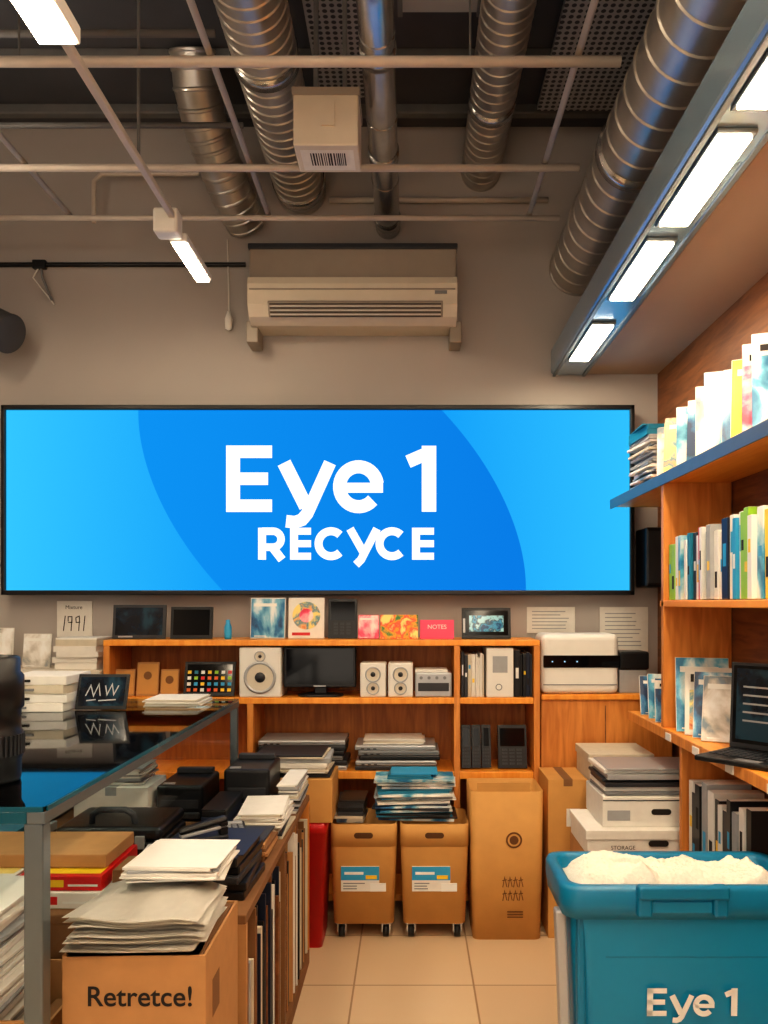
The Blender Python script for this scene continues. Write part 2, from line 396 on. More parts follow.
# ---------------------------------------------------------------- air conditioner
o = O('air_conditioner'); x0, x1 = X(248, 3.95), X(457, 3.95)
o.box(x0, x1, 3.97, 4.195, 3.10, 3.27, M_creamD, .012); o.box(x0-.004, x1+.004, 3.96, 4.195, 3.255, 3.283, M_dark, .005)
o.prism([(4.195, 2.9), (4.03, 2.895), (3.97, 2.92), (3.935, 2.97), (3.93, 3.07), (3.94, 3.105), (3.98, 3.115), (4.195, 3.115)], x0, x1, M_cream)
o.M = Matrix.Translation((0, 3.951, 2.945)) @ Matrix.Rotation(.61, 4, 'X')
o.box(x0+.10, x1-.07, -.008, .01, -.032, .045, M_creamD, .004)
for i in range(7): o.box(x0+.11, x1-.08, -.012, -.007, -.028+i*.010, -.024+i*.010, M_white if i % 2 else M_dark)
o.M = None
o.box(x0+.01, x1-.01, 3.926, 3.934, 3.04, 3.046, M_creamD)
o.box(x0-.03, x0+.03, 4.05, 4.195, 2.82, 2.93, M_creamD, .006); o.box(x1-.03, x1+.03, 4.05, 4.195, 2.82, 2.93, M_creamD, .006)
o.box(x1-.11, x1-.05, 3.926, 3.933, 3.02, 3.035, M_grey)
o.done()

# ---------------------------------------------------------------- ducts & pipes
def duct(name, pts, r, m=M_steel2, ribs=.11, collars=()):
    o = O(name); o.tube(pts, r, m, 32, ribs)
    for c, d in collars: o.cyl(Vector(c)-Vector(d)*.03, Vector(c)+Vector(d)*.03, r*1.08, M_steel, seg=32)
    return o.done()
duct('spiral_duct', [(-.57, YF+.05, 3.66), (-.57, 4.19, 3.66)], .125, ribs=.06, collars=[((-.57, y, 3.66), (0, 1, 0)) for y in (3.15, 4.1)])
duct('steel_flue_pipe', [(-.115, YF+.05, 3.47), (-.115, 4.19, 3.47)], .062, M_steel, .45, collars=[((-.115, y, 3.47), (0, 1, 0)) for y in (2.85, 3.5, 4.1)])
duct('spiral_duct', [(.37, YF+.05, 3.76), (.37, 4.19, 3.76)], .10, ribs=.06, collars=[((.37, 3.6, 3.76), (0, 1, 0))])
duct('spiral_duct', [(.88, YF+.05, 3.26), (.88, 4.19, 3.26)], .145, ribs=.12, collars=[((.88, 3.1, 3.26), (0, 1, 0))])
duct('elbow_duct', [(-.98, 3.62, 3.99), (-.98, 3.68, 3.87), (-.97, 3.78, 3.77), (-.94, 3.9, 3.67), (-.90, 4.05, 3.57), (-.86, 4.19, 3.50)], .105, ribs=.05)
duct('elbow_duct', [(XL+.01, 4.02, 2.98), (-2.3, 4.0, 2.95), (-2.1, 3.98, 2.89), (-1.98, 3.95, 2.83)], .095, M_ductD, ribs=.12)
for yy, r in ((2.66, .017), (3.31, .015), (3.74, .012), (2.05, .016), (1.4, .016)):
    o = O('conduit_pipe'); o.cyl((XL+.01, yy, 3.30), (.70, yy, 3.30), r, M_pipe, seg=14)
    if yy < 3: o.cyl((-1.3, yy, 3.3), (-1.3, yy, 4.0), .004, M_beam, seg=8); o.cyl((.2, yy, 3.3), (.2, yy, 4.0), .004, M_beam, seg=8)
    o.done()
for xx in (-.665, .56, -1.6, -2.2):
    o = O('conduit_pipe'); o.cyl((xx, YF+.01, 3.325), (xx, 3.78, 3.325), .012, M_pipe, seg=14); o.done()
o = O('conduit_pipe'); o.cyl((XL+.01, 3.45, 3.56), (-.72, 3.45, 3.56), .012, M_beam, seg=14); o.done()
o = O('conduit_pipe'); o.cyl((-.42, 4.17, 3.60), (.72, 4.17, 3.60), .014, M_pipe, seg=14); o.done()
o = O('conduit_pipe'); o.cyl((XL+.01, 2.95, 3.60), (-.72, 2.95, 3.60), .014, M_beam, seg=14); o.done()
o = O('conduit_pipe'); o.tube([(-1.62, 4.1, 3.45), (-1.62, 4.1, 3.66), (-1.58, 4.1, 3.70), (-1.08, 4.1, 3.70)], .012, M_pipe); o.done()
o = O('wall_cable'); o.tube([(XL+.01, 4.185, 3.27), (-.86, 4.185, 3.27)], .012, M_black)
o.tube([(-1.93, 4.18, 3.27), (-1.92, 4.18, 3.2), (-1.87, 4.18, 3.08)], .007, M_grey); o.box(-1.97, -1.9, 4.165, 4.195, 3.245, 3.29, M_black, .005)
o.tube([(-1.93, 4.18, 3.27), (-1.97, 4.18, 3.2), (-1.89, 4.18, 3.1), (-1.86, 4.18, 3.06)], .004, M_white)
o.done()
o = O('hanging_cord'); o.tube([(-.955, 4.185, 3.40), (-.95, 4.185, 3.2), (-.945, 4.175, 3.02)], .004, M_white); o.lathe([(0, 0), (.018, .01), (.02, .06), (.008, .1), (0, .105)], M_white, (-.945, 4.17, 2.92)); o.done()

o = O('ceiling_projector_box')
o.box(-.434, -.192, 2.97, 3.16, 3.20, 3.40, M_cream, .006)
o.box(-.438, -.188, 2.965, 3.165, 3.385, 3.415, M_creamD, .003)
o.box(-.33, -.28, 2.962, 2.972, 3.27, 3.36, M_cream)
o.rect(-.10, .10, -.07, .07, (-.313, 3.07, 3.1985), (1, 0, 0), (0, 1, 0), M_paper)
x = -.065
while x < .065:
    w_ = R(.003, .007); o.rect(x, x+w_, -.05, .035, (-.313, 3.07, 3.1975), (1, 0, 0), (0, 1, 0), M_txtd); x += w_+R(.003, .006)
for xx in (-.36, -.25): o.box(xx-.008, xx+.008, 3.05, 3.08, 3.41, 4.0, M_beam)
o.done()

def batten(name, x, y0, y1, z, w, top, up=True):
    o = O(name)
    o.box(x-w/2, x+w/2, y0, y1, z, z+.05, M_white, .008)
    o.box(x-w/2+.008, x+w/2-.008, y0+.02, y1-.02, z-.008, z, M_lamp)
    if up: o.box(x-w/2+.012, x+w/2-.012, y0+.02, y1-.02, z+.05, z+.056, M_addedUp)  # added glowing strip on top, lifts the dark ceiling
    for yy in (y0+.05, y1-.05): o.box(x-.008, x+.008, yy-.008, yy+.008, z+.05, top, M_pipe)
    return o.done()
o = O('light_track'); o.box(-.962, -.938, YF+.1, 3.19, 3.035, 3.06, M_pipe, .004)
for yy in (-2, -.8, .4, 1.6, 2.8): o.cyl((-.95, yy, 3.06), (-.95, yy, 4.0), .006, M_beam, seg=8)
o.done()
o = O('track_spotlight'); o.box(-1.03, -.93, 3.195, 3.28, 2.985, 3.085, M_white, .012)
o.box(-.99, -.915, 3.28, 3.70, 2.985, 3.02, M_white, .008); o.box(-.98, -.925, 3.30, 3.68, 2.977, 2.985, M_lamp); o.done()
batten('track_lamp', -.925, 1.70, 2.12, 2.975, .11, 3.034, False)
batten('track_lamp', -.95, .9, 1.4, 2.975, .10, 3.034, False)  # unseen lamp, added along the track for more light
batten('track_lamp', -.95, -.5, 0, 2.975, .10, 3.034, False)  # another unseen lamp added to brighten the room
for xx, yy in ((0.15, .6), (.15, -.9), (-1.9, .9), (-1.9, 2.5), (-1.9, -.9)):  # unseen battens added as fill light for the room
    batten('added_fill_batten', xx, yy, yy+.6, 3.12, .13, 4.0)
batten('added_fill_batten', .15, 1.42, 2.02, 3.35, .13, 4.0)  # unseen batten, added as fill from the front

# ---------------------------------------------------------------- back shelving
CY0, CY1 = 3.86, 4.18
o = O('back_shelf_unit'); xa, xb = X(103, CY0), X(540, CY0)
T1, T2, T3 = 1.321, 1.042, .684
o.box(xa, xb, CY0, CY1, T1-.028, T1, M_orange, .003); o.box(xa+.03, xb-.03, CY0+.005, CY1, T2-.03, T2, M_orange, .003)
o.box(xa+.03, xb-.03, CY0+.005, CY1, T3-.035, T3, M_orange, .003); o.box(xa+.03, xb-.03, CY0+.01, CY1, .06, .09, M_orange)
for p in (103, 247, 454, 534):
    xx = X(p, CY0); o.box(xx, xx+.03, CY0+.002, CY1, 0, (T1 if p != 247 else T2)-.028, M_orangeV, .002)
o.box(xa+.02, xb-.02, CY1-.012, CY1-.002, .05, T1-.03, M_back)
o.done()
o = O('low_back_cabinet'); o.box(-2.3, xa-.01, CY0, CY1, 0, 1.15, M_orangeV, .004); o.box(-2.3, xa-.008, CY0-.02, CY1, 1.15, 1.175, M_cream, .004); o.done()
o = O('wood_cabinet'); o.box(xb+.012, 1.28, 3.9, 4.18, 0, 1.03, M_orangeV, .004); o.box(xb+.012, 1.28, 3.885, 4.18, 1.03, 1.055, M_orange, .003)
o.box(.95, .955, 3.897, 3.902, .05, 1.0, M_brown); o.done()

def cover(o, x0, x1, z0, z1, y, pic, base=M_paper, title=M_txtd, st=None):
    w = x1-x0; h = z1-z0; og = (0, y, 0); og2 = (0, y-.0007, 0)
    if st is None: st = random.choice((0, 0, 1, 2))
    o.rect(x0, x1, z0, z1, og, RX, UZ, pic if st != 1 else base)
    if st == 0: o.rect(x0+w*.08, x0+w*R(.6, .9), z0+h*.80, z0+h*.88, og2, RX, UZ, M_txtw)
    elif st == 1:
        o.rect(x0+w*.08, x1-w*.08, z0+h*.07, z0+h*.66, og2, RX, UZ, pic); o.rect(x0+w*.1, x0+w*R(.6, .9), z0+h*.78, z0+h*.90, og2, RX, UZ, title)
    else:
        o.rect(x0, x1, z0+h*.76, z1-h*.04, og2, RX, UZ, base); o.rect(x0+w*.1, x0+w*R(.6, .9), z0+h*.81, z0+h*.88, (0, y-.0012, 0), RX, UZ, title)
    o.rect(x0+w*.1, x0+w*.45, z0+h*.03, z0+h*.05, (0, y-.0012, 0), RX, UZ, M_txtw)

def card(name, x0, x1, z0, h, y, m, lean=.15, t=.006, face=None, rz=0, cov=None):
    Mx = Matrix.Translation(((x0+x1)/2, y, z0+t*math.sin(lean)+.0005)) @ Matrix.Rotation(rz, 4, 'Z') @ Matrix.Rotation(-lean, 4, 'X')
    o = O(name, Mx); w = (x1-x0)/2
    o.box(-w, w, 0, t, 0, h, m, .001)
    if face: o.rect(-w*.9, w*.9, h*.06, h*.94, (0, -.0012, 0), RX, UZ, face)
    if cov: cover(o, -w*.97, w*.97, h*.02, h*.98, -.0012, cov)
    return o
def tablet(name, p0, p1, py0, Y, zb, scr, lean=.12, rz=0, body=None):
    x0, x1 = X(p0, Y), X(p1, Y); h = Z(py0, Y)-zb
    o = card(name, x0, x1, zb, h, Y, body or M_black, lean, .014, None, rz); w = (x1-x0)/2
    o.rect(-w+.014, w-.014, .018, h-.014, (0, -.001, 0), RX, UZ, scr)
    o.box(-w*.3, w*.3, .014, .05, 0.004, .05, M_dark, .003)
    return o
t = T1+.0005
o = tablet('portable_monitor', 112, 165, 605, 3.95, t, M_scrblue, body=M_dark); o.box(-.10, -.03, -.004, 0, .006, .014, M_silver); o.done()
o = tablet('portable_monitor', 170, 212, 607, 3.95, t, M_blackg); o.done()
o = O('small_bottle'); o.lathe([(0, 0), (.016, 0), (.018, .01), (.018, .06), (.01, .08), (.01, .095), (0, .096)], M_lblue, (X(228, 3.95), 3.95, t)); o.done()
o = card('magazine', X(250, 4), X(285, 4), t, .205, 4.0, M_paper, .12); cover(o, -.084, .084, .004, .20, -.0012, A[0], st=0); o.done()
o = card('record_sleeve', X(288, 4), X(324, 4), t, .205, 4.0, M_paper, .12)
o.disc(0, .115, .07, (0, -.0014, 0), RX, UZ, A[2]); o.disc(0, .115, .035, (0, -.002, 0), RX, UZ, A[6]); o.rect(-.07, .02, .015, .03, (0, -.0015, 0), RX, UZ, M_red); o.done()
o = card('mobile_phone', X(328, 4), X(357, 4), t, .20, 4.0, M_black, .12, .012)
o.rect(-.06, .06, .09, .185, (0, -.002, 0), RX, UZ, M_blackg)
for r in range(4):
    for c in range(3): o.box(-.045+c*.032, -.025+c*.032, -.005, -.002, .02+r*.016, .031+r*.016, M_dark)
o.done()
o = card('greeting_card', X(358, 3.95), X(379, 3.95), t, .12, 3.95, M_red, .12); cover(o, -.05, .05, .003, .117, -.0012, A[6], st=0); o.done()
card('greeting_card', X(380, 3.95), X(418, 3.95), t, .12, 3.96, A[5], .12).done()
o = card('booklet', X(420, 3.95), X(454, 3.95), t, .095, 3.94, M_pink, .12); o.text('NOTES', .03, (0, -.002, .05), RX, UZ, M_txtw); o.done()
o = tablet('digital_radio', 462, 511, 608, 3.95, t, M_blackg); o.rect(-.085, .085, .035, .115, (0, -.002, 0), RX, UZ, M_scrlit)
o.box(-.115, -.105, -.004, 0, .03, .1, M_silver); o.done()

# shelf 1
t = T2+.0005
def speaker(name, x0, x1, y0, y1, z0, z1, cones, m=M_white):
    o = O(name); o.box(x0, x1, y0, y1, z0, z1, m, .008)
    xc = (x0+x1)/2
    for f, r in cones:
        zc = z0+(z1-z0)*f
        o.lathe([(r*1.12, 0), (r*1.12, .006), (r, .009), (r*.92, .003)], M_silver, (xc, y0, zc), (0, -1, 0))
        o.lathe([(r*.92, .003), (r*.45, .0008), (r*.3, .0008)], M_cream, (xc, y0, zc), (0, -1, 0))
        o.lathe([(r*.36, .001), (r*.3, .008), (r*.15, .012), (0, .013)], M_dark, (xc, y0, zc), (0, -1, 0))
    o.done()
speaker('bookshelf_speaker', X(239, 3.87), X(281, 3.87), 3.87, 4.08, t, t+.243, [(.40, .070), (.82, .024)])
o = O('flat_monitor'); x0, x1 = X(283.5, 3.9), X(356, 3.9)
o.box(x0, x1, 3.90, 3.935, t+.045, t+.245, M_black, .006)
o.rect(x0+.014, x1-.014, t+.062, t+.233, (0, 3.8985, 0), RX, UZ, M_blackg)
o.box((x0+x1)/2-.03, (x0+x1)/2+.03, 3.935, 3.96, t+.01, t+.15, M_black, .004); o.loft([((x0+x1)/2, 3.95, .11, .065, t, .05), ((x0+x1)/2, 3.95, .11, .065, t+.008, .05), ((x0+x1)/2, 3.95, .06, .03, t+.016, .02)], M_black)
o.box((x0+x1)/2-.03, (x0+x1)/2+.03, 3.898, 3.9, t+.05, t+.056, M_silver); o.done()
speaker('desktop_speaker', X(360, 3.88), X(386, 3.88), 3.88, 4.0, t, t+.168, [(.66, .034), (.26, .028)])
speaker('desktop_speaker', X(388, 3.88), X(413, 3.88), 3.88, 4.0, t, t+.168, [(.66, .034), (.26, .028)])
o = O('radio_receiver'); x0, x1 = X(415, 3.88), X(452, 3.88); o.box(x0, x1, 3.88, 4.05, t, t+.12, M_silver, .008)
o.box(x0+.015, x1-.015, 3.876, 3.882, t+.03, t+.07, M_dark, .002)
for i in range(4): o.cyl((x0+.03+i*.038, 3.88, t+.095), (x0+.03+i*.038, 3.872, t+.095), .008, M_grey, seg=12)
o.box(x0+.0, x1-.02, 3.89, 4.03, t+.12, t+.135, M_white, .003); o.done()
def xbooks(name, x0, x1, y, z, hr, dr, mats, tr=(.012, .03)):
    o = O(name); x = x0
    while x < x1-.008:
        w = min(R(*tr), x1-x); h = R(*hr); d = R(*dr); m = random.choice(mats); y_ = y+R(0, .02)
        o.box(x+.0005, x+w-.0005, y_, y_+d, z, z+h, m, .002)
        o.box(x+.002, x+w-.002, y_+.004, y_+d+.0, z+h-.003, z+h+.0005, M_paper)
        if w > .014:
            k = R(.2, .7); o.box(x+w*.25, x+w*.75, y_-.0008, y_, z+h*k, z+h*(k+R(.08, .25)), random.choice([M_txtw, M_txtd, M_yel, M_lblue]))
        x += w
    return o.done()
xbooks('book_row', X(461, 3.9), X(484, 3.9), 3.885, t, (.19, .235), (.14, .2), [M_paper2, M_paper, M_dark, M_green, M_navy], (.01, .02))
o = O('ring_binder'); x0, x1 = X(486, 3.9), X(513, 3.9); o.box(x0, x1, 3.875, 4.1, t, t+.24, M_white, .005); o.lathe([(.012, 0), (.016, .003), (.016, .0)], M_grey, (x0+.06, 3.875, t+.05), (0, -1, 0)); o.box(x0+.03, x1-.03, 3.8735, 3.8755, t+.12, t+.2, M_paper3); o.done()
xbooks('book_row', X(514, 3.9), X(532, 3.9), 3.89, t, (.2, .235), (.14, .2), [M_black, M_navy, M_dark])
o = tablet('tablet_computer', 183, 234, 662, 3.90, t, M_blackg, .25)
for r in range(4):
    for c in range(7): o.box(-.108+c*.033, -.090+c*.033, -.0025, -.001, .022+r*.029, .038+r*.029, random.choice([M_lblue, M_red, M_green, M_yel, M_txtw, M_org, M_tealc]), .0005)
o.done()
for a, b, h in ((112, 134, .13), (136, 158, .165), (160, 178, .13)):
    o = card('kraft_envelope', X(a, 3.93), X(b, 3.93), t, h, 3.93, M_card, .15, .008, M_kraft); o.disc(0, h*.6, .02, (0, -.003, 0), RX, UZ, M_cardD); o.done()

# shelf 2
def stack(name, x0, x1, y0, y1, z0, h, mats, t=(.006, .02), jit=.01, rot=.04, b=.001, top=None):
    o = O(name); z = z0
    while z < z0+h-.001:
        k = min(R(*t), z0+h-z); m = random.choice(mats); ax, ay = R(-jit, jit), R(-jit, jit)
        if z+k >= z0+h-.001 and top: m = top
        ww = R(0, jit)
        o.box(x0+jit+ax+ww, x1-jit+ax-ww, y0+jit+ay, y1-jit+ay, z, z+k-.0004, m, b if k > .004 else 0, rz=R(-rot, rot)); z += k
    return o.done()
def laptops(name, x0, x1, y0, y1, z, n, mats):
    o = O(name)
    for i in range(n):
        m = mats[i % len(mats)]; a = R(-.012, .012); h = .024
        o.box(x0+a, x1+a, y0+abs(a), y1, z, z+h, m, .006); o.box(x0+a+.004, x1+a-.004, y0+abs(a)-.001, y1, z+h*.45, z+h*.52, M_black)
        for q in range(3): o.box(x0+a+.03+q*.03, x0+a+.045+q*.03, y0+abs(a)-.0015, y0+abs(a)+.001, z+.004, z+.009, M_black)
        z += h+.0008
    return o.done()
t = T3+.0005
laptops('laptop_stack', X(258, 3.9), X(345, 3.9), 3.88, 4.12, t, 6, [M_silver, M_dark, M_grey, M_black, M_dark, M_silver])
laptops('laptop_stack', X(357, 3.9), X(438, 3.9), 3.88, 4.12, t, 5, [M_dark, M_silver, M_black, M_grey, M_silver])
stack('paper_stack', X(362, 3.9), X(428, 3.9), 3.90, 4.1, t+.1255, .025, [M_paper, M_paper2, M_grey], (.004, .008))
def handset(name, x0, x1, y, z, h):
    o = card(name, x0, x1, z, h, y, M_black, .2, .03); w = (x1-x0)/2
    o.rect(-w+.01, w-.01, h*.5, h*.92, (0, -.0015, 0), RX, UZ, M_blackg)
    for r in range(5):
        for c in range(3): o.box(-w*.7+c*w*.5, -w*.7+c*w*.5+w*.34, -.005, 0, h*.08+r*h*.08, h*.08+r*h*.08+h*.05, M_dark)
    o.done()
for k in range(3): handset('cordless_phone', X(462, 3.9)+k*.05, X(462, 3.9)+k*.05+.046, 3.92+k*.004, t, .21)
handset('desk_phone', X(499, 3.9), X(528, 3.9), 3.92, t, .21)

o = O('office_scanner'); x0, x1 = xb+.012, X(620, 3.88)
o.box(x0, x1, 3.895, 4.12, 1.056, 1.35, M_white, .03, seg=4)
o.box(x0+.01, x1+.003, 3.889, 3.9, 1.185, 1.245, M_blackg, .003); o.box(x0+.01, x1-.01, 3.8925, 3.897, 1.10, 1.104, M_grey)
for i in range(3): o.box(x0+.05+i*.06, x0+.056+i*.06, 3.887, 3.89, 1.212, 1.218, M_led)
o.done()
o = O('router_box'); o.box(X(622, 3.9), X(650, 3.9), 3.95, 4.1, 1.056, 1.17, M_paper3, .004); o.box(X(622, 3.9), X(652, 3.9), 3.94, 4.1, 1.171, 1.26, M_black, .01); o.done()
o = O('wall_poster')
o.box(X(527, 4.19), X(575, 4.19), 4.19, 4.198, Z(633, 4.19), Z(607, 4.19), M_paper)
for i in range(6): o.box(X(532, 4.19), X(R(555, 570), 4.19), 4.1885, 4.19, Z(629-i*3.4, 4.19), Z(628-i*3.4, 4.19), M_paper3)
o.done()
o = O('wall_poster'); o.box(X(600, 4.19), X(648, 4.19), 4.19, 4.198, Z(652, 4.19), Z(607, 4.19), M_paper)
for i in range(9): o.box(X(605, 4.19), X(R(625, 643), 4.19), 4.1885, 4.19, Z(646-i*4, 4.19), Z(645-i*4, 4.19), M_paper3)
o.done()
o = O('wall_speaker'); o.box(1.18, 1.27, 4.0, 4.19, 1.58, 1.88, M_black, .01); o.box(1.19, 1.26, 3.995, 4.0, 1.6, 1.86, M_dark, .002); o.done()

o = O('paper_sign'); o.box(X(57, 4.19), X(92, 4.19), 4.19, 4.198, Z(637, 4.19), Z(601, 4.19), M_paper)
og = (X(74, 4.19), 4.1885, Z(631, 4.19))
o.text('Mixture', .028, (X(74, 4.19), 4.1885, Z(609, 4.19)), RX, UZ, M_txtd)
for p in ([(-.055, .0), (-.045, .08)], [(-.03, .05), (-.03, .075), (-.01, .075), (-.01, .045), (-.03, .045)], [(-.01, .07), (-.015, .0)], [(.01, .07), (.012, .045), (.03, .045), (.028, .078), (.01, .07)], [(.03, .07), (.025, .0)], [(.05, .0), (.058, .08)]):
    o.stroke(p, .005, og, RX, UZ, M_txtd)
o.done()
for p0, p1, hh in ((-20, 12, .20), (22, 50, .17)):
    card('price_card', X(p0, 4), X(p1, 4), 1.1755, hh, 4.0, M_paper, .12, cov=A[3]).done()
stack('white_box_stack', X(52, 3.9), X(101, 3.9), 3.88, 4.12, 1.1755, .155, [M_paper, M_paper2, M_white], (.02, .035))

# ---------------------------------------------------------------- under-shelf bins
def stadium_on(o, cx_, z, y, w=.09, h=.03, m=M_kraftD): o.slot(cx_, z, w, h, (0, y, 0), RX, UZ, m)
def kraft_bin(name, x0, x1, y0, y1, h0, h1):
    o = O(name); cx_, cy_ = (x0+x1)/2, (y0+y1)/2; hx, hy = (x1-x0)/2, (y1-y0)/2
    o.loft([(cx_, cy_, hx-.014, hy-.012, h0, .03), (cx_, cy_, hx-.002, hy-.002, h1-.10, .03)], M_kraft, True, False)
    o.loft([(cx_, cy_, hx, hy, h1-.10, .03), (cx_, cy_, hx, hy, h1, .03), (cx_, cy_, hx-.008, hy-.008, h1, .026), (cx_, cy_, hx-.014, hy-.014, h1-.12, .026)], M_kraft, True, True)
    stadium_on(o, cx_+.0, h1-.05, y0-.0015, .085, .026)
    zb = h0+.15; yy = y0+.002
    o.box(cx_-.10, cx_+.07, yy-.006, yy+.002, zb, zb+.11, M_paper); o.box(cx_-.10, cx_+.07, yy-.0075, yy-.006, zb+.05, zb+.11, M_lblue)
    o.box(cx_+.03, cx_+.10, yy-.008, yy+.0, zb-.0, zb+.035, M_txtw); o.box(cx_-.085, cx_+.0, yy-.0085, yy-.006, zb+.075, zb+.087, M_txtw); o.box(cx_+.01, cx_+.06, yy-.0085, yy-.006, zb+.055, zb+.072, M_yel)
    for i in range(3): o.box(cx_-.09, cx_-.09+R(.05, .1), yy-.0075, yy-.006, zb+.01+i*.012, zb+.014+i*.012, M_grey)
    for sx in (-1, 1):
        for yy in (y0+.045, y1-.05):
            xx = cx_+sx*(hx-.05); o.cyl((xx-.013, yy, .028), (xx+.013, yy, .028), .0275, M_black, seg=20); o.cyl((xx-.0145, yy, .028), (xx+.0145, yy, .028), .012, M_silver, seg=14)
            o.box(xx-.02, xx-.015, yy-.012, yy+.012, .022, h0, M_steel); o.box(xx+.015, xx+.02, yy-.012, yy+.012, .022, h0, M_steel); o.box(xx-.024, xx+.024, yy-.022, yy+.022, h0-.006, h0, M_steel)
    return o.done()
BY = 3.56
kraft_bin('kraft_recycling_bin', X(330, BY), X(397, BY), BY, 3.84, .068, .515)
kraft_bin('kraft_recycling_bin', X(400, BY), X(469, BY), BY, 3.84, .068, .515)
o = O('tall_kraft_bag'); x0, x1 = X(470.5, BY), X(544, BY); cx_ = (x0+x1)/2; hx = (x1-x0)/2
o.loft([(cx_, 3.70, hx-.012, .135, .0, .03), (cx_, 3.70, hx-.003, .138, .3, .03), (cx_, 3.70, hx, .14, .66, .03), (cx_, 3.70, hx-.006, .134, .66, .028), (cx_, 3.70, hx-.015, .125, .45, .028)], M_kraft)
o.prism([(3.562, .66), (3.56, .70), (3.566, .70), (3.57, .66)], x0+.03, x1-.06, M_kraft)
o.disc(cx_+.03, .445, .036, (0, 3.558, 0), RX, UZ, M_txtb); o.disc(cx_+.03, .445, .028, (0, 3.5574, 0), RX, UZ, M_kraft); o.disc(cx_+.03, .445, .02, (0, 3.5568, 0), RX, UZ, M_txtb)
for i in range(2):
    for k in range(4):
        xx = cx_-.02+k*.024; zz_ = .235-i*.06
        o.stroke([(xx, zz_), (xx+.008, zz_+.045), (xx+.018, zz_+.002)], .004, (0, 3.5588, 0), RX, UZ, M_txtb); o.stroke([(xx-.002, zz_+.03), (xx+.018, zz_+.034)], .004, (0, 3.5586, 0), RX, UZ, M_txtb)
for i in range(3): o.box(cx_+.0, cx_+.07, 3.558, 3.56, .10+i*.012, .104+i*.012, M_txtb)
o.done()
stack('magazine_stack', -.175, .225, 3.57, 3.80, .5155, .19, [A[0], A[1], M_navy, M_dark, M_black, M_paper3, M_paper, M_tealc, A[3]], (.004, .012), .022, .12, top=A[1])
stack('magazine_stack', -.34, -.19, 3.58, 3.80, .5155, .10, [M_paper2, M_dark, M_black, A[4]], (.01, .02), .01, .05)
stack('folder_pile', -.11, .13, 3.60, 3.78, .706, .022, [M_tealc, M_lblue], (.006, .01), .012, .10)

o = O('red_waste_bin'); o.loft([(-.435, 3.60, .052, .12, 0, .02), (-.43, 3.60, .066, .14, .50, .02), (-.43, 3.60, .070, .145, .50, .02), (-.43, 3.60, .070, .145, .55, .02), (-.43, 3.60, .06, .135, .55, .02), (-.43, 3.60, .055, .13, .40, .02)], M_red); o.done()
def carton(name, x0, x1, y0, y1, z0, z1, m=M_card, hole=True, open_=False, lid=False, tape=True):
    o = O(name)
    if open_:
        t_ = .006
        o.box(x0, x1, y0, y1, z0, z0+t_, m)
        o.box(x0, x1, y0, y0+t_, z0+t_, z1, m); o.box(x0, x1, y1-t_, y1, z0+t_, z1, m)
        o.box(x0, x0+t_, y0+t_, y1-t_, z0+t_, z1, m); o.box(x1-t_, x1, y0+t_, y1-t_, z0+t_, z1, m)
    else:
        o.box(x0, x1, y0, y1, z0, z1, m, .003)
        if tape: o.box((x0+x1)/2-.02, (x0+x1)/2+.02, y0-.0008, y1, z1-.03, z1+.0008, M_cardD if m is M_card or m is M_kraft else M_paper3)
    if lid: o.box(x0-.006, x1+.006, y0-.006, y1+.006, z1-.035, z1+.003, m, .003)
    if hole:
        stadium_on(o, (x0+x1)/2, z0+(z1-z0)*.5, y0-(.0075 if lid else .0015), min(.08, (x1-x0)*.4), .024, M_txtd)
    return o
carton('cardboard_carton', -.69, -.335, 3.45, 3.74, .551, .74, M_kraft).done()
carton('cardboard_carton', -.69, -.51, 3.45, 3.74, 0, .55, M_cardD, False).done()
stack('paper_stack', -.69, -.335, 3.45, 3.72, .742, .10, [M_paper, M_paper2, M_paper3, M_paper, M_dark], (.005, .014), .015, .05)

# right-hand floor stock
o = carton('cardboard_carton', X(548.5, 3.56)+.002, X(592, 3.5), 3.58, 3.85, 0, .71, M_kraft, False); o.rect(.70, .76, .50, .58, (0, 3.5785, 0), RX, UZ, M_paper); o.done()
carton('cardboard_carton', .825, 1.27, 3.56, 3.86, 0, .62, M_card, False).done()
o = carton('archive_box', .80, X(650, 3.6), 3.56, 3.84, .6255, .825, M_paper2, True, lid=True); o.done()
carton('cardboard_carton', .70, 1.26, 3.18, 3.50, 0, .50, M_card, False).done()
o = carton('archive_box', .70, 1.26, 3.16, 3.48, .5035, .60, M_paper, True, lid=True); o.box(.695, 1.265, 3.152, 3.156, .505, .512, M_red)
o.text('STORAGE', .022, (.84, 3.152, .528), RX, UZ, M_txtd); o.done()
o = carton('archive_box', .77, 1.24, 3.20, 3.50, .6035, .725, M_paper, True, lid=False, tape=False); o.box(.79, .88, 3.198, 3.2, .63, .67, M_paper3); o.text('FILES', .028, (1.16, 3.1985, .65), RX, UZ, M_txtd); o.box(.772, 1.238, 3.1985, 3.2, .708, .712, M_dark)
o.box(1.08, 1.12, 3.1985, 3.2, .61, .63, M_lblue); o.done()
stack('laptop_pile', .76, 1.22, 3.20, 3.48, .727, .11, [M_white, M_silver, M_dark, M_grey, M_silver], (.012, .022), .014, .04, .003, top=M_silver)

